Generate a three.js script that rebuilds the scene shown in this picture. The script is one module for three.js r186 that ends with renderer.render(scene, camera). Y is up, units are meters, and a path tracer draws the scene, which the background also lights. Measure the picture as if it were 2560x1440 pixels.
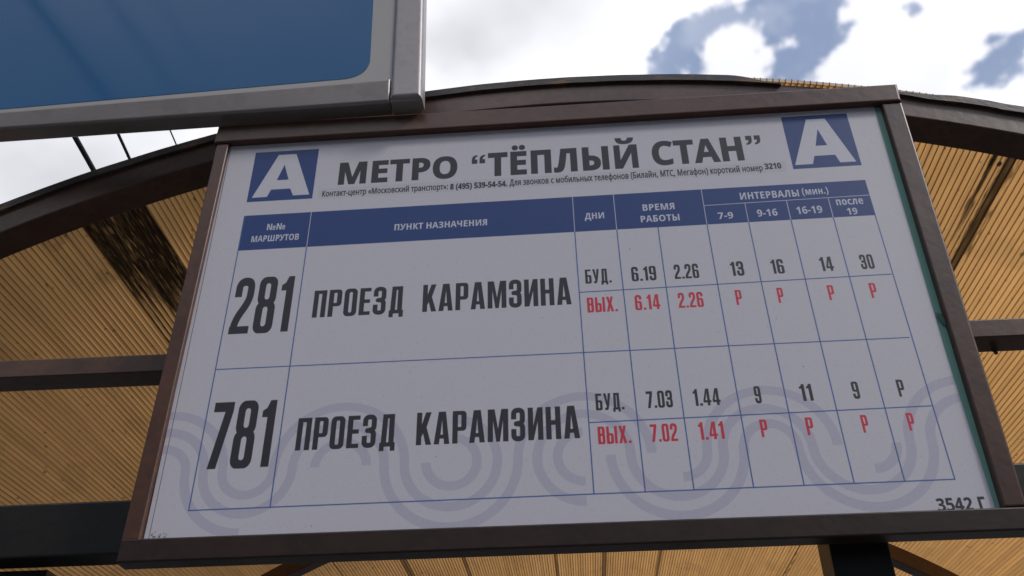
import * as THREE from 'three';
import { mergeGeometries, toCreasedNormals } from 'three/addons/utils/BufferGeometryUtils.js';

// ---------------------------------------------------------------- camera
const scene = new THREE.Scene();
const camera = new THREE.PerspectiveCamera(34.58, 16 / 9, 0.05, 6000);
camera.position.set(0, 1.6, 1.5);
camera.quaternion.setFromRotationMatrix(new THREE.Matrix4().makeBasis(
  new THREE.Vector3(0.99718, -0.01391, -0.07372), new THREE.Vector3(0.0528, 0.82823, 0.55789), new THREE.Vector3(0.0533, -0.56021, 0.82663)));

// ---------------------------------------------------------------- exposure, sky, sun
const renderer = new THREE.WebGLRenderer({ antialias: true });
renderer.toneMapping = THREE.LinearToneMapping;
renderer.toneMappingExposure = 0.68;
renderer.shadowMap.enabled = true;

function mulberry(a) { return () => { a |= 0; a = (a + 0x6d2b79f5) | 0; let t = Math.imul(a ^ (a >>> 15), 1 | a); t = (t + Math.imul(t ^ (t >>> 7), 61 | t)) ^ t; return ((t ^ (t >>> 14)) >>> 0) / 4294967296; }; }
function hash2(x, y, s) { let h = Math.imul(x, 374761393) + Math.imul(y, 668265263) + Math.imul(s, 974634461); h = Math.imul(h ^ (h >>> 13), 1274126177); return ((h ^ (h >>> 16)) >>> 0) / 4294967296; }
function vnoise(x, y, s) {
  const i = Math.floor(x), j = Math.floor(y); let u = x - i, v = y - j; u = u * u * (3 - 2 * u); v = v * v * (3 - 2 * v);
  const a = hash2(i, j, s), b = hash2(i + 1, j, s), c = hash2(i, j + 1, s), d = hash2(i + 1, j + 1, s);
  return a + (b - a) * u + (c - a) * v + (a - b - c + d) * u * v;
}
function fbm(x, y, s, o = 5) { let r = 0, a = 0.5, t = 0; for (let i = 0; i < o; i++) { r += a * vnoise(x, y, s + i); t += a; a *= 0.5; x = x * 2.03 + 7.1; y = y * 2.03 + 3.7; } return r / t; }
const sstep = (a, b, x) => { const t = Math.min(1, Math.max(0, (x - a) / (b - a))); return t * t * (3 - 2 * t); };

const SUN = new THREE.Vector3(0.62, 0.70, 0.35).normalize();
// Broken cloud sheet: (x, z) are positions on the cloud layer per unit of its height.
// Gaps seen over the canopy, as [x, z, radius]; beyond them unseen cloud follows noise, its offset picked for light and reflections.
const gaps = [[0.172, 0.925, 0.03], [0.185, 0.895, 0.026], [0.2, 0.87, 0.022], [0.222, 0.852, 0.02], [0.25, 0.842, 0.021], [0.275, 0.84, 0.022], [0.305, 0.848, 0.026],
  [0.335, 0.86, 0.03], [0.362, 0.872, 0.032], [0.342, 0.9, 0.038], [0.352, 0.935, 0.035], [0.385, 0.92, 0.026], [0.415, 0.885, 0.012], [0.378, 0.842, 0.02], [0.16, 0.955, 0.03], [0.205, 0.935, 0.022], [0.36, 0.97, 0.03],
  [0.492, 0.858, 0.010], [0.5, 0.868, 0.008], [0.63, 0.985, 0.03], [0.652, 0.95, 0.024], [0.62, 0.92, 0.01], [0.665, 0.925, 0.016], [0.68, 0.99, 0.04]];
// thick grey parts of the cloud seen beside the box, as [x, z, radius, depth]
const greys = [[-0.09, 0.79, 0.12, 0.22], [0.04, 0.81, 0.08, 0.17], [-0.155, 0.885, 0.05, 0.14], [0.1, 0.78, 0.05, 0.09], [-0.62, 1.02, 0.1, 0.08], [-0.8, 1.06, 0.08, 0.08]];
function skyAt(dx, dy, dz) {
  const up = Math.max(dy, 0.02), cosSun = dx * SUN.x + dy * SUN.y + dz * SUN.z, ang = Math.acos(Math.min(1, cosSun));
  // clear air: bright near the sun and at the horizon
  const hor = Math.pow(1 - Math.max(0, dy), 3.5), glow = Math.exp(-ang * ang / 0.9);
  let r = 0.14 + 0.30 * hor + 0.08 * glow, g = 0.28 + 0.30 * hor + 0.08 * glow, b = 0.58 + 0.2 * hor + 0.10 * glow;
  if (dy > 0) {
    let x = dx / up, z = -dz / up; const far = Math.hypot(x, z);
    const k = far > 6 ? 6 / far : 1; const wx = x * k, wz = z * k;
    const warp = 0.05 * (fbm(wx * 9, wz * 9, 11, 4) - 0.5), warp2 = 0.05 * (fbm(wx * 9 + 40, wz * 9, 23, 4) - 0.5);
    const fine = (fbm(wx * 22, wz * 22, 71, 6) - 0.5) * 0.8 + (fbm(wx * 62, wz * 62, 81, 4) - 0.5) * 0.6;
    let gap = 0;
    if (Math.abs(wx) < 1.2 && wz > 0.5 && wz < 1.5) {
      for (const [gx, gz, gr] of gaps) { const d = Math.hypot(wx + warp * 0.6 - gx, wz + warp2 * 0.6 - gz) / gr; if (d < 2.6) gap += Math.exp(-d * d * 0.9); }
      gap = sstep(0.26, 1.08, Math.min(gap, 1.3) + fine * 2.4 * Math.min(1, gap * 2.5));
    }
    const outside = Math.min(1, Math.max(0, (Math.max(Math.abs(wx) - 0.95, 0.62 - wz, wz - 1.35)) / 0.25));
    const open = fbm(wx * 1.15 + 18.25, wz * 1.15 + 15.25, 5, 6);
    gap *= 0.70 + 0.13 * sstep(0.35, 0.6, fbm(wx * 14 + 4, wz * 14, 61, 5));   // thin veil left in the gaps between these clouds
    gap = Math.max(gap, outside * sstep(0.40, 0.53, open) * sstep(0.2, 0.55, ang));
    // thickness makes the cloud's underside grey, thin edges and the sunward side are bright
    const thick = fbm(wx * 2.3 + warp * 3 + 9, wz * 2.3 + warp2 * 3, 37, 5), soft = fbm(wx * 6 + 2, wz * 6, 53, 4);
    const grey = sstep(0.36, 0.66, thick * 0.75 + soft * 0.25);
    const lit = (1.2 + 0.84 * Math.exp(-ang * ang / 1.7) + 0.35 * Math.exp(-ang * ang / 0.4)) * (0.40 + 0.82 * dy);
    let dim = 0; for (const [gx, gz, gr, gk] of greys) { const d = Math.hypot(wx + warp * 2 - gx, wz + warp2 * 2 - gz) / gr; if (d < 2.5) dim += gk * Math.exp(-d * d); }
    const L = lit * (1.24 - 0.30 * grey) * (1 - dim * (0.55 + 0.9 * soft));
    const cr = L * 0.985, cg = L * 0.99, cb = L * (1.03 + 0.03 * grey);
    const cover = (1 - gap * 0.98) * sstep(0, 0.06, dy);
    r += (cr - r) * cover; g += (cg - g) * cover; b += (cb - b) * cover;
  } else { r = 0.2; g = 0.2; b = 0.2; }
  return [r, g, b];
}
function makeSky() {
  const W = 2048, H = 1024, data = new Float32Array(W * H * 4);
  for (let j = 0; j < H; j++) {
    const el = ((j + 0.5) / H - 0.5) * Math.PI, ce = Math.cos(el), se = Math.sin(el);
    for (let i = 0; i < W; i++) {
      const th = ((i + 0.5) / W - 0.5) * 2 * Math.PI;   // three: u = atan2(z, x) / 2pi + 0.5
      const c = skyAt(Math.cos(th) * ce, se, Math.sin(th) * ce), o = (j * W + i) * 4;
      data[o] = c[0]; data[o + 1] = c[1]; data[o + 2] = c[2]; data[o + 3] = 1;
    }
  }
  const t = new THREE.DataTexture(data, W, H, THREE.RGBAFormat, THREE.FloatType);
  t.mapping = THREE.EquirectangularReflectionMapping; t.minFilter = t.magFilter = THREE.LinearFilter; t.needsUpdate = true;
  return t;
}
scene.background = makeSky();
scene.environment = scene.background;

const sun = new THREE.DirectionalLight(new THREE.Color(1, 0.955, 0.91), 2.35);
sun.position.copy(SUN).multiplyScalar(20).add(new THREE.Vector3(0, 2, -2));
sun.target.position.set(0, 2, -2);
sun.castShadow = true; sun.shadow.radius = 15; sun.shadow.mapSize.set(2048, 2048);
Object.assign(sun.shadow.camera, { left: -9, right: 9, top: 9, bottom: -9, near: 1, far: 45 });
scene.add(sun, sun.target);

// ---------------------------------------------------------------- helpers
function finish(o) { o.traverse((m) => { if (m.isMesh) { m.castShadow = true; m.receiveShadow = true; } }); return o; }
function thing(name, label, category, pos = [0, 0, 0], group) { const o = new THREE.Group(); o.name = name; o.position.set(...pos); o.userData = { label, category }; if (group) o.userData.group = group; scene.add(o); return o; }
function part(parent, name, geometry, material, label) {
  const m = new THREE.Mesh(geometry, material); m.name = name; m.castShadow = m.receiveShadow = true; if (label) m.userData.label = label;
  m.position.copy(parent.isGroup ? parent.position : new THREE.Vector3()).negate();   // shapes are given in world metres
  parent.add(m); return m;
}
// outline (list of [x, y]) pushed from z0 to z1 with chamfered, rounded edges
function slab(points, z0, z1, bevel = 0.002, holes, seg = 3) {
  const s = new THREE.Shape(points.map((p) => new THREE.Vector2(...p)));
  if (holes) for (const h of holes) s.holes.push(new THREE.Path(h.map((p) => new THREE.Vector2(...p))));
  const g = new THREE.ExtrudeGeometry(s, { depth: z1 - z0 - 2 * bevel, bevelEnabled: bevel > 0, bevelThickness: bevel, bevelSize: bevel, bevelOffset: -bevel, bevelSegments: seg, curveSegments: 24 });
  g.translate(0, 0, z0 + bevel); return g;
}
const rect = (x0, y0, x1, y1) => [[x0, y0], [x1, y0], [x1, y1], [x0, y1]];
function canvasTex(w, h, draw, srgb = true) {
  const c = document.createElement('canvas'); c.width = w; c.height = h; draw(c.getContext('2d'), w, h);
  const t = new THREE.CanvasTexture(c); if (srgb) t.colorSpace = THREE.SRGBColorSpace; t.wrapS = t.wrapT = THREE.RepeatWrapping; t.anisotropy = 8; return t;
}
function noiseTex(n, fn, srgb = true) {   // fn(u, v) -> [r, g, b] 0..255
  const d = new Uint8Array(n * n * 4);
  for (let j = 0; j < n; j++) for (let i = 0; i < n; i++) { const c = fn(i / n, j / n), o = (j * n + i) * 4; d[o] = c[0]; d[o + 1] = c[1]; d[o + 2] = c[2]; d[o + 3] = 255; }
  const t = new THREE.DataTexture(d, n, n); if (srgb) t.colorSpace = THREE.SRGBColorSpace; t.wrapS = t.wrapT = THREE.RepeatWrapping; t.magFilter = THREE.LinearFilter; t.minFilter = THREE.LinearMipmapLinearFilter; t.generateMipmaps = true; t.needsUpdate = true; return t;
}
// tileable fbm by blending the seams
const tile = (u, v, f, s, o) => { const a = fbm(u * f, v * f, s, o), b = fbm((u - 1) * f, v * f, s, o), c = fbm(u * f, (v - 1) * f, s, o), d = fbm((u - 1) * f, (v - 1) * f, s, o); return (a * (1 - u) + b * u) * (1 - v) + (c * (1 - u) + d * u) * v; };

// ---------------------------------------------------------------- materials
function paint(base, rust, amount, s, vary = 1, gloss = 1) {   // old brush paint: fine grain, wear patches, a few rust-coloured spots
  const map = noiseTex(512, (u, v) => {
    const p = tile(u, v, 5, s, 5) - 0.5, q = tile(u, v, 42, s + 9, 3) - 0.5, w = sstep(0.56, 0.7, tile(u, v, 11, s + 20, 5)) * amount;
    const k = 1 + vary * (0.55 * p + 0.35 * q); return base.map((c, i) => Math.max(0, Math.min(255, c * k * (1 - w) + rust[i] * w)));
  });
  const bump = noiseTex(512, (u, v) => { const q = tile(u, v, 30, s + 3, 4); return [q * 255, q * 255, q * 255]; }, false);
  for (const t of [map, bump]) t.repeat.set(2.2, 2.2);
  return new THREE.MeshPhysicalMaterial({ map, bumpMap: bump, bumpScale: 0.0006, roughness: 0.42, metalness: 0, clearcoat: gloss, clearcoatRoughness: 0.22 });
}
const M = {
  brown: paint([86, 57, 45], [104, 64, 40], 0.5, 101, 1, 0.14),
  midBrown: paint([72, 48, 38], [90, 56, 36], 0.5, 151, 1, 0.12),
  darkBrown: paint([50, 34, 27], [68, 44, 30], 0.5, 131, 1, 0.12),  // darker copy of the frame brown, used on the bottom bar
  dark: paint([90, 67, 56], [98, 68, 48], 0.45, 301, 1, 0.22),
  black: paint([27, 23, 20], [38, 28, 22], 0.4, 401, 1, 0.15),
  alu: (() => { const m = paint([158, 152, 150], [144, 134, 126], 0.35, 501, 0.18, 0); m.roughness = 0.32; m.metalness = 0.5; m.bumpScale = 0.0002; return m; })(),
  aluPlain: (() => { const m = paint([162, 156, 155], [148, 136, 128], 0.35, 541, 0.22, 0); m.roughness = 0.4; m.metalness = 0.15; m.bumpScale = 0.0002; return m; })(),
  capPlastic: new THREE.MeshStandardMaterial({ color: new THREE.Color(0.27, 0.26, 0.25), roughness: 0.5 }),
  tape: paint([72, 65, 60], [150, 112, 74], 0.6, 701, 1.3, 0),
  rubber: new THREE.MeshStandardMaterial({ color: new THREE.Color(0.025, 0.025, 0.027), roughness: 0.75 }),
  steel: new THREE.MeshStandardMaterial({ color: new THREE.Color(0.09, 0.08, 0.075), roughness: 0.5, metalness: 0.4 }),
  rib: new THREE.MeshPhysicalMaterial({ color: new THREE.Color(0.44, 0.25, 0.10), roughness: 1, transmission: 0.5, thickness: 0, specularIntensity: 0.3 }),
};

// ---------------------------------------------------------------- ground
{
  const asphalt = noiseTex(512, (u, v) => { const k = 62 + 36 * (tile(u, v, 60, 7, 3) - 0.5) + 30 * (tile(u, v, 6, 17, 4) - 0.5); return [k, k * 0.985, k * 0.96]; });
  asphalt.repeat.set(700, 700);
  const g = new THREE.Mesh(new THREE.PlaneGeometry(4000, 4000), new THREE.MeshStandardMaterial({ map: asphalt, roughness: 0.92 }));
  g.rotation.x = -Math.PI / 2; g.name = 'ground'; g.receiveShadow = true; g.userData = { label: 'grey asphalt ground all around the shelter', kind: 'structure' }; scene.add(g);
  const pt = noiseTex(512, (u, v) => { const k = 80 + 32 * (tile(u, v, 50, 27, 3) - 0.5) + 40 * (tile(u, v, 5, 37, 4) - 0.5); return [k, k * 0.98, k * 0.94]; });
  const pg = new THREE.BoxGeometry(9, 0.12, 14);
  pt.repeat.set(6, 9);
  const p = new THREE.Mesh(pg, new THREE.MeshStandardMaterial({ map: pt, roughness: 0.9 }));
  p.position.set(0, 0.06, -2.5); p.name = 'pavement'; p.castShadow = p.receiveShadow = true; p.userData = { label: 'raised concrete pavement slab under the shelter', kind: 'structure' }; scene.add(p);
}

// ---------------------------------------------------------------- trees across the road behind the viewer, mirrored dark in the glossy paint
{
  const rnd = mulberry(991), bark = new THREE.MeshStandardMaterial({ color: new THREE.Color(0.05, 0.04, 0.03), roughness: 0.9 });
  const leafMat = new THREE.MeshPhysicalMaterial({ color: new THREE.Color(0.045, 0.075, 0.022), roughness: 1, transmission: 0.25, thickness: 0, side: THREE.DoubleSide });
  const crown = (h, w) => {
    const pos = [], idx = [], lobes = [];
    for (let i = 0; i < 26; i++) { const a = rnd() * 6.283, t = rnd(), rr = w * (0.25 + 0.75 * Math.sqrt(rnd())) * Math.sin(Math.PI * (0.12 + 0.8 * t)); lobes.push([rr * Math.cos(a), h * (0.3 + 0.68 * t), rr * Math.sin(a), 0.8 + rnd() * 1.0]); }
    for (const [lx, ly, lz, lr] of lobes) for (let k = 0; k < 210; k++) {
      const d = new THREE.Vector3(rnd() - 0.5, rnd() - 0.5, rnd() - 0.5).normalize(), q = lr * Math.cbrt(0.25 + 0.75 * rnd()), c = new THREE.Vector3(lx, ly, lz).addScaledVector(d, q);
      const u = new THREE.Vector3(rnd() - 0.5, rnd() - 0.5, rnd() - 0.5).normalize(), v = new THREE.Vector3().crossVectors(u, d).normalize(), sz = 0.11 + rnd() * 0.12, o = pos.length / 3;
      for (const [a, b] of [[-1, 0], [0, -0.5], [1, 0], [0, 0.5]]) pos.push(c.x + sz * (a * u.x + b * v.x), c.y + sz * (a * u.y + b * v.y), c.z + sz * (a * u.z + b * v.z));
      idx.push(o, o + 1, o + 2, o, o + 2, o + 3);
    }
    const g = new THREE.BufferGeometry(); g.setAttribute('position', new THREE.Float32BufferAttribute(pos, 3)); g.setIndex(idx); g.computeVertexNormals(); return g;
  };
  const trunk = (h) => { const gs = [new THREE.CylinderGeometry(0.1, 0.24, h * 0.62, 9).translate(0, h * 0.31, 0)]; for (let i = 0; i < 5; i++) gs.push(new THREE.CylinderGeometry(0.03, 0.08, h * 0.36, 6).translate(0, h * 0.18, 0).rotateZ(0.6 + 0.3 * rnd()).rotateY(i * 1.3).translate(0, h * (0.34 + 0.05 * i), 0)); return mergeGeometries(gs); };
  let first = null;
  [[-21, 15, 1.1], [-15.5, 17, 1.0], [-10.5, 15.5, 1.12], [-5, 17.5, 0.98], [0.5, 16, 0.92], [6, 17.5, 1.0], [11.5, 16, 0.95], [17, 17, 1.05], [23, 15.5, 1]].forEach(([x, z, k], i) => {
    const t = first ? first.clone() : thing('street_tree', 'leafy green tree in the row across the road facing the sign', 'tree', [0, 0, 0], 'trees across the road');
    if (!first) { first = t; part(t, 'trunk', trunk(10.5), bark); part(t, 'crown', crown(10.5, 2.9), leafMat); } else { t.name = 'street_tree_00' + i; scene.add(t); }
    t.userData.label = `leafy street tree across the road, ${['at the far left end', 'second from the left end', 'third from the left end', 'just left of the middle', 'in the very middle', 'just right of the middle', 'third from the right end', 'second from the right end', 'at the far right end'][i]} of the row`;
    t.position.set(x, 0, z); t.rotation.y = i * 2.1; t.scale.setScalar(k * 1.34);
  });
}

// ---------------------------------------------------------------- bus shelter
const CX = 0.0114, CY = 0.2998, R_OUT = 2.957, R_IN = 2.892, R_SKIN = 2.960, R_TOP = 2.9695;
const shelter = thing('bus_shelter', 'dark steel bus shelter with arched amber plastic roof behind the timetable sign', 'bus shelter', [0, 0.12, -2.6]);
const deg = Math.PI / 180;
function arcPoints(r0, r1, a0, a1, n) {
  const p = []; for (let i = 0; i <= n; i++) { const a = a0 + (a1 - a0) * i / n; p.push([CX + r1 * Math.sin(a), CY + r1 * Math.cos(a)]); }
  for (let i = n; i >= 0; i--) { const a = a0 + (a1 - a0) * i / n; p.push([CX + r0 * Math.sin(a), CY + r0 * Math.cos(a)]); } return p;
}
const SPRING = 51 * deg;
for (const [zf, first] of [[-0.08, true], [-2.6, false], [-5.12, false]]) {
  part(shelter, 'arch_beam', slab(arcPoints(R_IN, R_OUT, -SPRING, SPRING, 110), zf - 0.078, zf, 0.004, null, 3), M.dark, first ? 'front arched roof beam behind the timetable sign' : undefined);
  const t = (y) => Math.sqrt(Math.max(0, R_IN * R_IN - (y - CY) ** 2));
  // collar beam, very slightly out of level
  part(shelter, 'collar_beam', slab([[-t(2.526) - 0.003, 2.526], [t(2.494) + 0.003, 2.494], [t(2.533) + 0.003, 2.533], [-t(2.566) - 0.003, 2.566]], zf - 0.066, zf - 0.004, 0.003), M.dark);
  const txe = t(2.245) - 0.002;
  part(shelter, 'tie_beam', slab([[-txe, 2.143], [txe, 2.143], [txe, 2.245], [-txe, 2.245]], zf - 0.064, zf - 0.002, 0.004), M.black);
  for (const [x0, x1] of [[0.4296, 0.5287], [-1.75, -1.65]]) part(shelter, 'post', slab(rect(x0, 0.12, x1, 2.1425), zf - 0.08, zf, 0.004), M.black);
}
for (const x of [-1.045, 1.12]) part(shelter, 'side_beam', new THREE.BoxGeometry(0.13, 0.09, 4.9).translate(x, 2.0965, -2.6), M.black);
// bolt hanging under the collar beam
part(shelter, 'bolt', (() => { const a = new THREE.CylinderGeometry(0.0035, 0.0035, 0.014, 10).translate(0, -0.006, 0), b = new THREE.CylinderGeometry(0.007, 0.007, 0.005, 6).translate(0, -0.003, 0); return mergeGeometries([a, b]).translate(0.835, 2.5, -0.125); })(), M.steel);

// roof sheets: one ribbed plastic sheet between two seams; the flutes run along the vault
const PITCH = 0.01428 / 2.96, SEAMS = [-46.3 * deg, -23.45 * deg, 21.28 * deg, 47 * deg], Z0 = -0.0745, Z1 = -5.25;
const amber = [206, 158, 100];
function sheetMap(a0, a1, s, dirt) {
  const W = 2048, H = 1024, d = new Uint8Array(W * H * 4), flutes = (a1 - a0) / PITCH;
  for (let j = 0; j < H; j++) {
    const z = (j + 0.5) / H * (Z0 - Z1);   // metres from the front edge
    for (let i = 0; i < W; i++) {
      const a = a0 + (a1 - a0) * (i + 0.5) / W, x = a * 2.96, f = (a - a0) / PITCH, fl = Math.floor(f), fr = f - fl;
      let k = 1 + 0.09 * (hash2(fl, 3, s) - 0.5) + 0.14 * (fbm(x * 2.2, z * 1.3, s, 4) - 0.5) + 0.10 * (fbm(x * 60, z * 7, s + 4, 3) - 0.5);
      const blotch = sstep(0.62, 0.76, fbm(x * 9 + 5, z * 6, s + 8, 5)) * 0.05;
      k *= 1 - blotch;
      let m = dirt(a, z, fr, fl); m = Math.min(1, Math.max(0, m));
      const o = (j * W + i) * 4, dk = [30, 22, 14];
      for (let c = 0; c < 3; c++) d[o + c] = Math.max(0, Math.min(255, amber[c] * k * (1 - m) + dk[c] * m));
      d[o + 3] = 255;
    }
  }
  const t = new THREE.DataTexture(d, W, H); t.colorSpace = THREE.SRGBColorSpace; t.magFilter = THREE.LinearFilter; t.minFilter = THREE.LinearMipmapLinearFilter; t.generateMipmaps = true; t.anisotropy = 8; t.needsUpdate = true; return t;
}
const specks = (a, z, s) => sstep(0.80, 0.86, fbm(a * 2.96 * 70, z * 45, s, 3)) * 0.75;
const dirtOf = [
  (a, z, fr) => specks(a, z, 611) * 0.5 + (a > -23.45 * deg - 0.035 && z < 0.4 ? 0.14 * sstep(0.5, 0.75, fbm(a * 60, z * 14, 67, 4)) : 0),
  (a, z, fr, fl) => {
    let m = specks(a, z, 621) * 0.6;
    // left end: black mould in the ten flutes beside the seam, ragged, breaking up into thin runs
    const e = (a + 23.45 * deg) / PITCH;
    if (e < 10.9) {
      const len = 0.36 + 0.17 * hash2(fl, 1, 9) + 0.02 * Math.min(e, 8), n = fbm(a * 330, z * 8, 77, 5), n2 = fbm(a * 700, z * 15, 88, 5), n3 = fbm(a * 1300, z * 22, 99, 4);
      const body = sstep(len + 0.1, len - 0.1, z + (n - 0.5) * 0.3) * (0.5 + 0.5 * sstep(0.28, 0.42, n2 * 0.55 + n * 0.45 + 0.10 * hash2(fl, 7, 3) + 0.05 * sstep(2, 9, e) - 0.05)) * (0.62 + 0.68 * n3);
      const run = sstep(len + 0.75, len + 0.1, z + (n - 0.5) * 0.5) * sstep(0.62, 0.92, Math.abs(fr - 0.5) * 2 + (n2 - 0.5) * 0.5) * 0.85;
      m = Math.max(m, body, run) * (1 - 0.6 * sstep(0.6, 0.72, fbm(a * 1500 + 9, z * 26, 121, 4)));
    }
    // right end: two dark runs beside the seam
    const g = (21.28 * deg - a) / PITCH;
    if (g < 5.2) {
      const n = fbm(a * 500, z * 12, 97, 5), n2 = fbm(a * 1500, z * 40, 98, 4);
      const near = sstep(1.75, 1.2, g + (n2 - 0.5) * 0.9) * sstep(1.5, 0.2, z - 0.2) * (0.72 + 0.5 * (n - 0.5));
      const band = sstep(0.55, 0.3, Math.abs(g - 3.15 + (n - 0.5) * 1.2)) * sstep(0.62, 0.12, z) * (0.4 + 1.0 * n2) * 0.95;
      m = Math.max(m, near, band);
    }
    for (const [fa, za, w] of [[2.9, 3.4, 1], [-17.7, 2.9, 1.2], [-12, 3.6, 0.8], [-2.4, 3.3, 0.7], [8.8, 3.5, 0.6]]) {   // darkened single flutes far back
      const q = Math.abs(a - fa * deg) / PITCH; if (q < w) m = Math.max(m, 0.45 * sstep(za - 0.9, za - 0.3, z) * sstep(0.2, 0.5, fbm(a * 900, z * 5, 131, 3) + 0.15));
    }
    return m;
  },
  (a, z, fr) => specks(a, z, 631) * 0.5 + (a < 21.28 * deg + 0.005 ? 0.4 * sstep(0.5, 0.7, fbm(a * 700, z * 20, 69, 4)) : 0),
];
function skinGeometry(a0, a1) {
  const n = Math.round((a1 - a0) / PITCH), seg = 5, pos = [], uv = [], idx = [];
  const zs = [Z0, -0.9, -1.8, -2.7, -3.6, -4.4, Z1], cols = n * seg + 1;
  for (let i = 0; i < cols; i++) {
    const a = a0 + (a1 - a0) * i / (cols - 1), fr = (i % seg) / seg, r = R_SKIN + 0.0010 - 0.0012 * Math.sqrt(Math.max(0, 1 - (2 * fr - 1) ** 2));
    for (const z of zs) { pos.push(CX + r * Math.sin(a), CY + r * Math.cos(a), z); uv.push(i / (cols - 1), (Z0 - z) / (Z0 - Z1)); }
  }
  for (let i = 0; i < cols - 1; i++) for (let j = 0; j < zs.length - 1; j++) { const q = i * zs.length + j, e = q + zs.length; idx.push(q, q + 1, e, e, q + 1, e + 1); }
  const g = new THREE.BufferGeometry(); g.setAttribute('position', new THREE.Float32BufferAttribute(pos, 3)); g.setAttribute('uv', new THREE.Float32BufferAttribute(uv, 2)); g.setIndex(idx); g.computeVertexNormals(); return g;
}
function curvedStrip(r, a0, a1, n, z0, z1) {
  const pos = [], idx = [];
  for (let i = 0; i <= n; i++) { const a = a0 + (a1 - a0) * i / n; for (const z of [z0, z1]) pos.push(CX + r * Math.sin(a), CY + r * Math.cos(a), z); }
  for (let i = 0; i < n; i++) idx.push(2 * i, 2 * i + 1, 2 * i + 2, 2 * i + 2, 2 * i + 1, 2 * i + 3);
  const g = new THREE.BufferGeometry(); g.setAttribute('position', new THREE.Float32BufferAttribute(pos, 3)); g.setIndex(idx); g.computeVertexNormals(); return g;
}
const topSkin = new THREE.MeshPhysicalMaterial({ color: new THREE.Color(0.97, 0.93, 0.85), roughness: 0.06, transmission: 1, thickness: 0, ior: 1.3 });
const endSkin = new THREE.MeshPhysicalMaterial({ color: new THREE.Color(0.92, 0.86, 0.77), roughness: 1, transmission: 0.3, thickness: 0 });
const ribOf = (w) => mergeGeometries([new THREE.BoxGeometry(w, 0.0105, 0.02).translate(0, (R_SKIN + R_TOP) / 2 + 0.0006, Z0 - 0.0105), new THREE.BoxGeometry(w, 0.0036, Z0 - Z1 - 0.022).translate(0, R_SKIN + 0.0018, (Z0 + Z1) / 2 - 0.0105)]);
const ribGeo = ribOf(0.0016), ribThin = ribOf(0.0012);
const VISIBLE = [-40.6 * deg, 38.2 * deg];
for (let k = 0; k < 3; k++) {
  const a0 = SEAMS[k] + (k ? 0.0004 : 0), a1 = SEAMS[k + 1] - (k < 2 ? 0.0004 : 0);
  const map = sheetMap(a0, a1, 41 + 13 * k, dirtOf[k]);
  const skin = new THREE.MeshPhysicalMaterial({ map, roughness: 1, transmission: 0.72, thickness: 0, specularIntensity: 0.35 });
  const sheet = part(shelter, 'roof_sheet', skinGeometry(a0, a1), skin, ['amber ribbed roof sheet on the left of the black mould', 'amber ribbed roof sheet in the middle with black mould at its left end', 'amber ribbed roof sheet at the right'][k]);
  const add = (name, g, m) => { const c = new THREE.Mesh(g, m); c.name = name; c.castShadow = c.receiveShadow = true; sheet.add(c); return c; };
  add('top_skin', curvedStrip(R_TOP, a0, a1, 60, Z0, Z1), topSkin);
  const end = new THREE.ShapeGeometry(new THREE.Shape(arcPoints(R_SKIN + 0.0006, R_TOP - 0.0002, a0, a1, 60).map((p) => new THREE.Vector2(...p))));
  add('sheet_end', end.translate(0, 0, Z0 - 0.0015), endSkin);
  const n = Math.round((a1 - a0) / PITCH), hidden = [];
  for (let i = 0; i <= n; i++) {
    const a = a0 + (a1 - a0) * i / n, seam = i === 0 || i === n;
    if (a > VISIBLE[0] && a < VISIBLE[1]) {
      const r = add('rib', hash2(i, k, 5) > 0.45 ? ribGeo : ribThin, M.rib); r.position.set(CX, CY, 0); r.rotation.z = -a; if (seam) r.scale.x = 1.25;
    } else hidden.push(ribGeo.clone().rotateZ(-a).translate(CX, CY, 0));
  }
  if (hidden.length) add('rib', mergeGeometries(hidden), M.rib).userData.kind = 'stuff';
}
// dark edge tape over the open ends of the sheet, torn away above the right half of the sign
function tapeGeometry(a0, a1, s, ragged) {
  const n = Math.max(8, Math.round((a1 - a0) / 0.006)), pos = [], idx = [], uv = [];
  for (let i = 0; i <= n; i++) {
    const a = a0 + (a1 - a0) * i / n, q = ragged * (fbm(a * 34, 1.5, s, 4) - 0.5), rin = R_OUT - 0.006 + 0.012 * q, fade = sstep(10.2, 8, a / deg) + sstep(15, 15.6, a / deg) * (0.55 + 0.45 * sstep(15.9, 18, a / deg)), rout = rin + (R_TOP + 0.0008 + 0.007 * q - rin) * Math.max(0.12, fade);
    for (const [r, z] of [[rin, -0.0795], [rin, -0.0712], [rout, -0.0712], [rout, -0.115]]) { pos.push(CX + r * Math.sin(a), CY + r * Math.cos(a), z + 0.002 * q); uv.push(a * 3, r * 3 + z * 3); }
  }
  for (let i = 0; i < n; i++) for (let j = 0; j < 3; j++) { const q = i * 4 + j, e = q + 4; idx.push(q, e, q + 1, q + 1, e, e + 1); }
  const g = new THREE.BufferGeometry(); g.setAttribute('position', new THREE.Float32BufferAttribute(pos, 3)); g.setAttribute('uv', new THREE.Float32BufferAttribute(uv, 2)); g.setIndex(idx); return toCreasedNormals(g, 0.6);
}
part(shelter, 'edge_tape', tapeGeometry(-47 * deg, 10.3 * deg, 61, 0.3), M.tape);
part(shelter, 'edge_tape', tapeGeometry(15.0 * deg, 47 * deg, 63, 1.0), M.tape, 'torn dirty edge tape at the right of the sign');
// pale plastic plug in the flute beside the right seam
part(shelter, 'fastener', new THREE.SphereGeometry(0.0055, 16, 10).scale(1, 0.8, 1.5).translate(CX + 2.9575 * Math.sin(20.72 * deg), CY + 2.9575 * Math.cos(20.72 * deg), -0.246), M.capPlastic);

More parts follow.
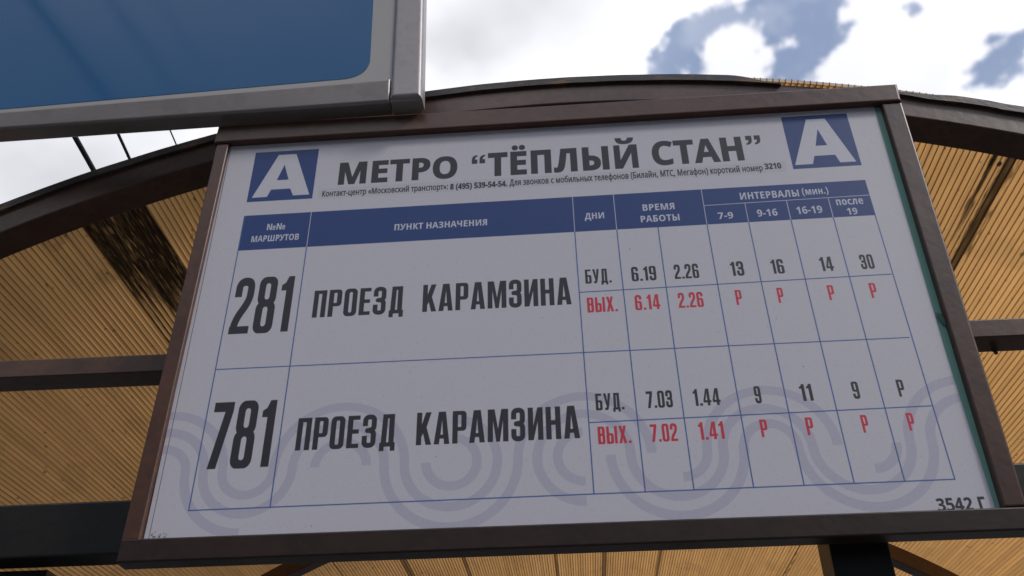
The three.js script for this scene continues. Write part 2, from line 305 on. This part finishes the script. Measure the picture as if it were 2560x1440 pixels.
// ---------------------------------------------------------------- the printed timetable (flat print, millimetres on the sheet)
const PAPER = { x0: -740, x1: 700, y0: 2110, y1: 3070 }, PS = 2048 / (PAPER.x1 - PAPER.x0);
// heavy condensed lettering, capital height 100; p: filled outline, c: counter, s: stroke of the given width
const roundBox = (x0, y0, x1, y1, r) => (c) => { c.roundRect(x0, y0, x1 - x0, y1 - y0, r); };
const poly = (...p) => (c) => { c.moveTo(p[0], p[1]); for (let i = 2; i < p.length; i += 2) c.lineTo(p[i], p[i + 1]); c.closePath(); };
const G = {
  'П': [43, [[poly(0, 0, 0, 100, 43, 100, 43, 0, 27, 0, 27, 87, 16, 87, 16, 0)]]],
  'Р': [43, [[roundBox(0, 38, 43, 100, [0, 0, 12, 0].reverse ? 12 : 12), roundBox(16, 50, 27, 88, 3)], [poly(0, 0, 0, 100, 16, 100, 16, 0)]]],
  'О': [43, [[roundBox(0, -1, 43, 101, 15), roundBox(16, 12, 27, 88, 5)]]],
  'Е': [37, [[poly(0, 0, 0, 100, 37, 100, 37, 87, 16, 87, 16, 57, 35, 57, 35, 44, 16, 44, 16, 13, 37, 13, 37, 0)]]],
  'Д': [50, [[poly(3, -13, 3, 12, 7, 12, 10, 100, 46, 100, 46, 12, 50, 12, 50, -13, 36, -13, 36, 0, 17, 0, 17, -13), poly(23, 13, 30, 13, 30, 87, 25, 87)]]],
  'К': [46, [[poly(0, 0, 0, 100, 16, 100, 16, 62, 28, 100, 45, 100, 31, 54, 47, 0, 30, 0, 21, 36, 16, 24, 16, 0)]]],
  'А': [48, [[poly(0, 0, 13, 100, 35, 100, 48, 0, 32, 0, 30, 17, 18, 17, 16, 0), poly(20, 29, 28, 29, 24, 76)]]],
  'М': [63, [[poly(0, 0, 0, 100, 21, 100, 31.5, 38, 42, 100, 63, 100, 63, 0, 47, 0, 47, 66, 37, 0, 26, 0, 16, 66, 16, 0)]]],
  'И': [46, [[poly(0, 0, 0, 100, 16, 100, 16, 42, 30, 100, 46, 100, 46, 0, 30, 0, 30, 58, 16, 0)]]],
  'Н': [45, [[poly(0, 0, 0, 100, 16, 100, 16, 58, 29, 58, 29, 100, 45, 100, 45, 0, 29, 0, 29, 44, 16, 44, 16, 0)]]],
  'Б': [43, [[roundBox(0, 0, 43, 60, 12), roundBox(16, 12, 27, 48, 3)], [poly(0, 0, 0, 100, 39, 100, 39, 87, 16, 87, 16, 0)]]],
  'У': [46, [[poly(0, 100, 16, 100, 24, 48, 30, 100, 46, 100, 33, 22, 28, 4, 22, 0, 7, 0, 7, 13, 14, 13, 18, 20)]]],
  'В': [43, [[roundBox(0, 48, 42, 100, 12), roundBox(16, 60, 26, 88, 3)], [roundBox(0, 0, 43, 58, 12), roundBox(16, 12, 27, 47, 3)], [poly(0, 0, 0, 100, 16, 100, 16, 0)]]],
  'Ы': [64, [[roundBox(0, 0, 42, 60, 12), roundBox(16, 12, 26, 48, 3)], [poly(0, 0, 0, 100, 16, 100, 16, 0)], [poly(48, 0, 48, 100, 64, 100, 64, 0)]]],
  'Х': [47, [[poly(0, 0, 14, 52, 1, 100, 18, 100, 24, 72, 30, 100, 46, 100, 33, 52, 47, 0, 30, 0, 23, 31, 16, 0)]]],
  '.': [16, [[poly(0, 0, 0, 14, 16, 14, 16, 0)]]],
  '1': [27, [[poly(11, 0, 11, 74, 0, 74, 0, 84, 8, 88, 14, 100, 27, 100, 27, 0)]]],
  '4': [46, [[poly(23, 0, 23, 18, 0, 18, 0, 31, 19, 100, 38, 100, 38, 31, 46, 31, 46, 18, 38, 18, 38, 0), poly(12, 31, 23, 31, 23, 78)]]],
  '7': [41, [[poly(0, 100, 41, 100, 41, 86, 23, 0, 6, 0, 24, 85, 0, 85)]]],
  '0': [43, [[roundBox(0, -1, 43, 101, 15), roundBox(16, 12, 27, 88, 5)]]],
  '8': [43, [[roundBox(1, 48, 42, 101, 14), roundBox(16, 59, 27, 89, 5)], [roundBox(0, -1, 43, 56, 14), roundBox(16, 11, 27, 46, 5)]]],
  '6': [43, [[roundBox(0, -1, 43, 59, 13), roundBox(16, 11, 27, 48, 4)]], (c) => { c.moveTo(35, 70); c.lineTo(35, 82); c.quadraticCurveTo(35, 94, 21.5, 94); c.quadraticCurveTo(8, 94, 8, 82); c.lineTo(8, 20); }],
  '9': [43, [[roundBox(0, 41, 43, 101, 13), roundBox(16, 52, 27, 89, 4)]], (c) => { c.moveTo(8, 30); c.lineTo(8, 18); c.quadraticCurveTo(8, 6, 21.5, 6); c.quadraticCurveTo(35, 6, 35, 18); c.lineTo(35, 80); }],
  '2': [43, [[poly(0, 0, 0, 13, 43, 13, 43, 0)]], (c) => { c.moveTo(8, 66); c.lineTo(8, 82); c.quadraticCurveTo(8, 94, 21.5, 94); c.quadraticCurveTo(35, 94, 35, 81); c.lineTo(35, 70); c.quadraticCurveTo(35, 57, 20, 38); c.quadraticCurveTo(9, 23, 8.5, 6); }],
  '3': [43, [], (c) => { c.moveTo(8, 66); c.lineTo(8, 82); c.quadraticCurveTo(8, 94, 21.5, 94); c.quadraticCurveTo(35, 94, 35, 82); c.lineTo(35, 64); c.quadraticCurveTo(35, 52, 16, 52); c.lineTo(20, 52); c.quadraticCurveTo(35, 51, 35, 38); c.lineTo(35, 18); c.quadraticCurveTo(35, 6, 21.5, 6); c.quadraticCurveTo(8, 6, 8, 18); c.lineTo(8, 36); }],
};
G['З'] = G['3'];
function heavy(c, text, x0, x1, y0, y1) {   // fits the word between x0 and x1, capitals from y0 to y1 (sheet millimetres, y up)
  const gap = 9; let w = -gap; for (const ch of text) w += G[ch][0] + gap - (ch === '.' ? 2 : 0);
  c.save(); c.translate((x0 - PAPER.x0) * PS, (PAPER.y1 - y0) * PS); c.scale((x1 - x0) * PS / w, -(y1 - y0) * PS / 100);
  for (const ch of text) {
    const [gw, fills, stroke] = G[ch];
    for (const [outer, ...counters] of fills) { c.beginPath(); outer(c); for (const k of counters) k(c); c.fill('evenodd'); }
    if (stroke) { c.beginPath(); stroke(c); c.lineWidth = 15.5; c.lineCap = 'butt'; c.lineJoin = 'round'; c.strokeStyle = c.fillStyle; c.stroke(); }
    c.translate(gw + gap - (ch === '.' ? 2 : 0), 0);
  }
  c.restore();
}
function fit(c, text, font, x0, x1, y0, y1, ref, bolder) {   // plain lettering scaled so that ref (or the text) is y1 - y0 tall
  c.save(); c.font = font + ' 100px sans-serif'; c.textAlign = 'left'; c.textBaseline = 'alphabetic';
  const m = c.measureText(text), h = c.measureText(ref || text).actualBoundingBoxAscent, left = m.actualBoundingBoxLeft, w = m.actualBoundingBoxRight + left;
  c.translate((x0 - PAPER.x0) * PS, (PAPER.y1 - y0) * PS); c.scale((x1 - x0) * PS / w, (y1 - y0) * PS / h); c.fillText(text, left, 0); if (bolder) { c.lineWidth = bolder; c.lineJoin = 'miter'; c.strokeStyle = c.fillStyle; c.strokeText(text, left, 0); } c.restore();
}
const INK = { paper: '#d0cdd5', black: '#323037', red: '#d2384a', blue: '#25427e', blueLine: '#45609c', pale: '#bfbbcb', white: '#d2d0d9' };
const print = canvasTex(2048, Math.round((PAPER.y1 - PAPER.y0) * PS), (c, w, h) => {
  const X = (x) => (x - PAPER.x0) * PS, Y = (y) => (PAPER.y1 - y) * PS;
  c.fillStyle = INK.paper; c.fillRect(0, 0, w, h);
  // pale ribbons: half circles about y = 2257 joined end to end; an entry is a centre x, a radius and the start and end angles, with the up or down side
  c.strokeStyle = INK.pale; c.lineWidth = 17 * PS; c.lineCap = 'butt';
  const ribbon = (...arcs) => { c.beginPath(); for (const [cx, r, from, to, ccw] of arcs) c.arc(X(cx), Y(2257), r * PS, from * Math.PI, to * Math.PI, !!ccw); c.stroke(); };
  const n = (cx, r) => [cx, r, 1, 2], u = (cx, r) => [cx, r, 1, 0, true];
  ribbon(n(-731, 114), u(-571, 46), n(-408, 117), u(-209, 82), [-209, 82, 0, 1.5, true]);
  ribbon(n(-731, 80), u(-571, 80), n(-409, 82), u(-209, 118), n(25, 116));
  ribbon(n(-731, 47), [-570, 114, 1, 0.5, true]);
  ribbon(n(-405, 46)); ribbon(u(-208, 45), [-208, 45, 0, 1.5, true]);
  ribbon([24, 82, 0.5, 1], n(24, 81), u(184, 80), n(339, 76), u(497, 82), n(693, 114));
  ribbon([24, 46, 0.5, 1.5]); ribbon(u(184, 114), n(345, 46), u(503, 112), n(695, 80));
  ribbon([190, 46, 0.5, 0, true], n(347, 111)); ribbon([510, 45, 0.5, 0, true]);
  // letter A in two blue squares
  for (const [q, outline, counter] of [[[-665.5, 3018, -522.5, 2875.5], [[-656, 2887], [-612, 3007], [-572, 3007], [-530, 2887], [-566, 2887], [-574, 2907], [-616, 2907], [-623, 2887]], [[-607, 2933], [-595, 2977], [-581, 2933]]],
    [[495.5, 3027, 635.5, 2878], [[501, 2889], [547, 3016], [587, 3016], [627, 2889], [594, 2889], [588, 2911], [545, 2911], [538, 2889]], [[553, 2939], [566, 2986], [577, 2939]]]]) {
    c.fillStyle = INK.blue; c.fillRect(X(q[0]), Y(q[1]), (q[2] - q[0]) * PS, (q[1] - q[3]) * PS);
    for (const [pts, col] of [[outline, INK.white], [counter, INK.blue]]) { c.fillStyle = col; c.beginPath(); pts.forEach((p, i) => (i ? c.lineTo(X(p[0]), Y(p[1])) : c.moveTo(X(p[0]), Y(p[1])))); c.closePath(); c.fill(); }
  }
  // heading
  const quote = (x0, x1, y0, y1, dir) => {   // pair of comma-shaped quotation marks
    for (const k of [0, 1]) {
      c.save(); c.translate(X(x0 + (x1 - x0) * (0.22 + 0.56 * k)), Y((y0 + y1) / 2)); c.scale(dir * (x1 - x0) * 0.2 * PS, dir * (y1 - y0) * 0.5 * PS);
      c.beginPath(); c.moveTo(-1, 1); c.lineTo(1, 1); c.lineTo(1, 0.05); c.lineTo(0.15, 0.05); c.quadraticCurveTo(0.15, -0.55, 1, -0.65); c.lineTo(1, -1); c.quadraticCurveTo(-1, -0.9, -1, 0.1); c.closePath(); c.fill(); c.restore();
    }
  };
  c.fillStyle = '#c9c6cd'; c.fillRect(X(-511), Y(2901), 993 * PS, 29 * PS);
  c.fillStyle = INK.black;
  fit(c, 'МЕТРО', 'bold', -469, -212, 2910.5, 2971, 'М', 3.5); quote(-180, -150, 2946, 2971, 1); fit(c, 'ТЁПЛЫЙ', 'bold', -143, 177, 2909, 2973, 'Т', 3.5); fit(c, 'СТАН', 'bold', 209, 399.5, 2912, 2977, 'Н', 3.5); quote(410, 442, 2953, 2979, -1);
  fit(c, 'Контакт-центр «Московский транспорт»:', '', -501.5, -230, 2879, 2895, 'К', 5); fit(c, '8 (495) 539-54-54.', 'bold', -225, -103, 2877.5, 2893, '8', 5);
  fit(c, 'Для звонков с мобильных телефонов (Билайн, МТС, Мегафон) короткий номер', '', -98, 433, 2879, 2895.5, 'Д', 5); fit(c, '3210', 'bold', 438, 472, 2882.5, 2898, '3', 5);
  // table
  c.fillStyle = INK.blue; c.fillRect(X(-665), Y(2838), 1298.5 * PS, 92 * PS);
  const line = (x0, y0, x1, y1, col, lw) => { c.strokeStyle = col; c.lineWidth = lw * PS; c.beginPath(); c.moveTo(X(x0), Y(y0)); c.lineTo(X(x1), Y(y1)); c.stroke(); };
  const V = [[-520, -521.5], [33, 36.5], [118, 123], [299.5, 304], [382.5, 387.5], [466.5, 470], [550.3, 552.5]];
  V.forEach(([a, b], i) => { line(a, i > 3 ? 2795.5 : 2838, a, 2746, INK.white, 1.5); line(a, 2746, b, 2186, INK.blueLine, 2.1); });
  line(201, 2746, 204.6, 2186, INK.blueLine, 2.1); line(299.5, 2795, 633, 2798, INK.white, 1.5);
  line(-664, 2838, -665, 2186.4, INK.blueLine, 2.1); line(632.5, 2746, 634, 2186.4, INK.blueLine, 2.1); line(-666, 2187, 635, 2187, INK.blueLine, 2.1);
  line(-664, 2465.5, 629, 2461.5, INK.blueLine, 2.1); line(34, 2598, 631, 2602.5, INK.blueLine, 2.1); line(36, 2320, 633, 2322.5, INK.blueLine, 2.1);
  c.fillStyle = INK.white;
  for (const [t, x0, x1, y0, y1, ref] of [['№№', -611, -572, 2796, 2813, 'N'], ['МАРШРУТОВ', -640, -539.5, 2766.5, 2783, 'М'], ['ПУНКТ НАЗНАЧЕНИЯ', -339, -146, 2776, 2792, 'П'], ['ДНИ', 55.3, 95, 2777, 2793.5, 'Н'], ['ВРЕМЯ', 175, 240, 2790, 2807.5, 'М'], ['РАБОТЫ', 168.6, 247, 2760.5, 2778, 'Т'],
    ['ИНТЕРВАЛЫ', 375.6, 494.5, 2805, 2823.5, 'Т'], ['(мин.)', 501.6, 554, 2808, 2826.5, '('], ['7-9', 324, 354.6, 2758, 2775.5, '7'], ['9-16', 402.8, 443.4, 2758.5, 2776.5, '1'], ['16-19', 481.6, 532.7, 2759.5, 2778.5, '1'], ['после', 563.5, 617.3, 2776, 2790.5, 'п'], ['19', 580, 600.5, 2751, 2768.5, '1']]) fit(c, t, 'bold', x0, x1, y0, y1, ref);
  const K = { k: INK.black, r: INK.red };
  const put = (ink, rows, y0, y1) => { c.fillStyle = K[ink]; for (const [t, x0, x1] of rows) heavy(c, t, x0, x1, y0, y1); };
  put('k', [['281', -653, -535]], 2543, 2674); put('k', [['781', -652, -535]], 2262.5, 2394.5);
  put('k', [['ПРОЕЗД', -490.5, -310.5], ['КАРАМЗИНА', -272.5, 18]], 2571.5, 2635); put('k', [['ПРОЕЗД', -490.5, -310.5], ['КАРАМЗИНА', -272.5, 19]], 2291, 2354.5);
  put('k', [['БУД.', 47.7, 98], ['6.19', 138, 186], ['2.26', 221, 268.4], ['13', 330.2, 355.6], ['16', 408.3, 432.5], ['14', 501.7, 526.8], ['30', 578.4, 603.5]], 2617.5, 2651);
  put('r', [['ВЫХ.', 47.6, 105], ['6.14', 139, 186.7], ['2.26', 221.4, 268.7], ['Р', 330.2, 341.8], ['Р', 409.2, 420.1], ['Р', 503.9, 515.2], ['Р', 582.1, 594]], 2550.5, 2584.5);
  put('k', [['БУД.', 50.3, 100.4], ['7.03', 141, 187.5], ['1.44', 224.5, 271.7], ['9', 332.7, 343.8], ['11', 412.5, 434], ['9', 503.9, 515.5], ['Р', 582.5, 594]], 2343, 2376.3);
  put('r', [['ВЫХ.', 50.2, 107.3], ['7.02', 142, 188.8], ['1.41', 225.6, 269.3], ['Р', 332.7, 344.6], ['Р', 411.1, 423.2], ['Р', 505.9, 516.8], ['Р', 583.8, 594.8]], 2277.5, 2311);
  c.fillStyle = INK.black; fit(c, '3542 Г', 'bold', 593.4, 671.4, 2133, 2156, '4', 2);
  line(-725.8, 3050, -725.8, 2110, '#55566a', 1.1);
  // grain of the print, flecks and fly spots
  const rnd = mulberry(77);
  for (let i = 0; i < 60000; i++) { const v = rnd() < 0.5 ? 0 : 255; c.fillStyle = `rgba(${v},${v},${v},${0.012 + 0.03 * rnd()})`; const s = 1 + rnd() * 3; c.fillRect(rnd() * w, rnd() * h, s, s); }
  for (let i = 0; i < 90; i++) { c.fillStyle = `rgba(60,55,50,${0.1 + 0.4 * rnd()})`; c.beginPath(); c.arc(rnd() * w, rnd() * h, 0.6 + rnd() * 1.3, 0, 7); c.fill(); }
  for (let i = 0; i < 26; i++) { c.fillStyle = `rgba(50,45,40,${0.4 + 0.4 * rnd()})`; c.beginPath(); c.arc(X(-722 + rnd() * 26), Y(2141 + rnd() * rnd() * 14), 0.6 + rnd() * 1.4, 0, 7); c.fill(); }
});

// ---------------------------------------------------------------- timetable sign
const sign = thing('route_sign', 'white bus timetable board in a brown steel frame in front of the arch', 'sign', [0, 2.1, 0]);
part(sign, 'frame_bar', slab([[-0.7605, 3.0415], [0.7520, 3.0405], [0.7552, 3.0915], [-0.7588, 3.0930]], -0.045, 0.0160, 0.005, null, 4), M.brown, 'top bar of the brown frame');
part(sign, 'frame_bar', slab([[-0.7690, 2.1345], [-0.7368, 2.1340], [-0.7280, 3.0410], [-0.7545, 3.0410]], -0.045, 0.011, 0.003, null, 3), M.brown);
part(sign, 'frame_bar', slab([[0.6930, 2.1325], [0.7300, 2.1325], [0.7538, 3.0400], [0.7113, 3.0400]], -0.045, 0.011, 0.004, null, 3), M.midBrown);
part(sign, 'frame_bar', slab([[-0.7695, 2.0965], [0.7300, 2.0940], [0.7300, 2.1320], [-0.7690, 2.1370]], -0.030, 0.0112, 0.003, null, 3), M.darkBrown, 'dark bottom bar of the brown frame');
for (const x of [-0.45, 0.05]) for (const y of [2.2, 2.53]) part(sign, 'bracket', new THREE.BoxGeometry(0.04, 0.03, 0.069).translate(x, y, -0.0485), M.brown);
part(sign, 'backing_board', slab(rect(-0.738, 2.12, 0.722, 3.058), -0.012, -0.0028, 0), new THREE.MeshStandardMaterial({ color: new THREE.Color(0.25, 0.50, 0.41), roughness: 0.55 }), 'green backing board showing beside the sheet');
{
  const s = new THREE.Shape([[-0.7345, 2.114], [0.6838, 2.114], [0.6840, 2.42], [0.6972, 3.030], [0.6974, 3.055], [-0.7330, 3.055]].map((p) => new THREE.Vector2(...p)));
  const g = new THREE.ExtrudeGeometry(s, { depth: 0.0022, bevelEnabled: false }); g.translate(0, 0, -0.0022);
  const p = g.attributes.position, uv = g.attributes.uv;
  for (let i = 0; i < p.count; i++) uv.setXY(i, (p.getX(i) * 1000 - PAPER.x0) / (PAPER.x1 - PAPER.x0), (p.getY(i) * 1000 - PAPER.y0) / (PAPER.y1 - PAPER.y0));
  part(sign, 'timetable_sheet', g, new THREE.MeshStandardMaterial({ map: print, roughness: 0.48 }), 'white printed sheet with the table of bus routes');
}
{ // torn bit of clear tape over the right edge of the sheet
  const s = new THREE.Shape([[0.688, 2.511], [0.697, 2.507], [0.708, 2.487], [0.708, 2.478], [0.6945, 2.486]].map((p) => new THREE.Vector2(...p)));
  part(sign, 'tape_tab', new THREE.ExtrudeGeometry(s, { depth: 0.0015, bevelEnabled: false }).translate(0, 0, 0.0004), new THREE.MeshStandardMaterial({ color: new THREE.Color(0.09, 0.17, 0.14), roughness: 0.5 }));
}

// ---------------------------------------------------------------- blue light box standing on the top of the frame
const box = thing('light_box', 'blue shop sign box with rounded corners and grey metal frame above the timetable', 'sign', [-0.29, 3.101, 0.03]);
box.rotation.y = -0.0085;
{
  const X0 = -1.95, X1 = -0.2866, XT = -0.2946, Y0 = 3.101, Y1 = 3.93, zf = 0.0595, zb = 0.004, lean = (y) => X1 + (XT - X1) * (y - 3.118) / 0.312;
  const c = 0.0125;
  // right upright, bottom rail: hollow-looking profiles with a rounded outer corner, a step and a groove by the face
  const upright = (x, side, name, label) => {
    const y0 = Y0 + 0.002, pts = side > 0 ? [[x, y0], [lean(y0), y0], [lean(Y1), Y1], [x - 0.0083 * 2.3, Y1]] : [[x, y0], [x + 0.072, y0], [x + 0.072, Y1], [x, Y1]];
    return part(box, name, slab(pts, zb, zf, 0.012, null, 8), M.aluPlain, label);
  };
  upright(-0.3585, 1, 'frame_profile', 'right upright of the grey sign frame'); upright(X0, -1, 'frame_profile');
  const rail = slab([[X0 + 0.073, Y0], [-0.3595, Y0], [-0.3595, 3.1645], [X0 + 0.073, 3.1405]], zb + 0.001, zf - 0.0008, 0.006, null, 6);
  { const p = rail.attributes.position; for (let i = 0; i < p.count; i++) if (p.getZ(i) > 0.03) p.setZ(i, p.getZ(i) + 0.0012 + (p.getY(i) - 3.16) * 0.15); rail.computeVertexNormals(); }   // its face leans down a little
  part(box, 'frame_profile', rail, M.alu, 'bottom rail of the grey sign frame');
  part(box, 'frame_profile', slab(rect(X0 + 0.073, Y1 - 0.06, -0.39, Y1), zb + 0.001, zf - 0.0008, 0.006, null, 6), M.alu);
  const fx1 = -0.3550, ft = fx1 - 0.0083 * 2.15;
  const face = [[X0 + 0.0735, 3.134], [fx1, 3.1585], [ft, Y1 - 0.0605], [X0 + 0.0735, Y1 - 0.0605]];
  part(box, 'face_panel', slab(face, zb + 0.002, zf - 0.0062, 0), new THREE.MeshPhysicalMaterial({ color: new THREE.Color(0.37, 0.35, 0.34), roughness: 0.3 }), 'white border of the sign face');
  // blue film with rounded corners, 0.6 mm on the face
  const bl = new THREE.Shape(), r = 0.055, bx = (y) => -0.4112 - 0.0305 * (y - 3.19), by = (x) => 3.1800 + 0.0222 * (x + 0.4677), x0 = X0 + 0.12, yt = Y1 - 0.1;
  bl.moveTo(x0 + r, by(x0)); bl.lineTo(bx(3.18) - r, by(-0.47)); bl.quadraticCurveTo(bx(3.18) - 0.004, by(-0.42) + 0.004, bx(3.23), 3.18 + r); bl.lineTo(bx(yt), yt - r); bl.quadraticCurveTo(bx(yt), yt, bx(yt) - r, yt); bl.lineTo(x0 + r, yt); bl.quadraticCurveTo(x0, yt, x0, yt - r); bl.lineTo(x0, by(x0) + r); bl.quadraticCurveTo(x0, by(x0), x0 + r, by(x0));
  const film = new THREE.MeshPhysicalMaterial({ color: new THREE.Color(0.001, 0.10, 0.27), roughness: 0.12, specularIntensity: 0.36 });
  part(box, 'blue_film', new THREE.ExtrudeGeometry(bl, { depth: 0.0008, bevelEnabled: false, curveSegments: 20 }).translate(0, 0, zf - 0.0062), film, 'blue face with rounded corner');
  // plastic corner piece on the underside
  part(box, 'corner_cap', slab([[-0.3570, Y0 - 0.0018], [X1 - 0.0060, Y0 - 0.0018], [X1 - 0.0060, Y0 + 0.0040], [-0.3570, Y0 + 0.0040]], zb + 0.004, zf - 0.0085, 0.0015, null, 2), M.capPlastic);
}

// ---------------------------------------------------------------- overhead cables
function cable(P, D, r, label, wob, s) {
  const pts = []; const rnd = mulberry(s);
  for (let z = 26; z >= -40; z -= (Math.abs(z) < 5 ? 0.32 : 2)) { const k = (z - P[2]) / D[2]; pts.push(new THREE.Vector3(P[0] + D[0] * k + (rnd() - 0.5) * wob, P[1] + D[1] * k + (rnd() - 0.5) * wob, z)); }
  const m = new THREE.Mesh(new THREE.TubeGeometry(new THREE.CatmullRomCurve3(pts), 420, r, 8), M.rubber); m.name = 'overhead_cable'; m.castShadow = m.receiveShadow = true; m.userData = { label, category: 'cable', group: 'overhead cables left of the sign' }; scene.add(m); return m;
}
const c1 = cable([-2.1307, 4.7053, 0.368], [-0.1008, 0.0321, -0.9944], 0.0135, 'thickest black cable crossing the sky left of the timetable', 0.016, 3);
const c2 = cable([-1.985, 4.7797, -0.3587], [-0.0508, -0.0957, -0.9941], 0.0075, 'thinner wavy black cable, middle of the three', 0.02, 5); c2.name = 'overhead_cable_001';
const c3 = cable([-1.9924, 5.0, -1.9651], [-0.0641, -0.0299, -0.9975], 0.004, 'thinnest cable nearest the brown frame corner', 0.0, 7); c3.name = 'overhead_cable_002';

renderer.render(scene, camera);
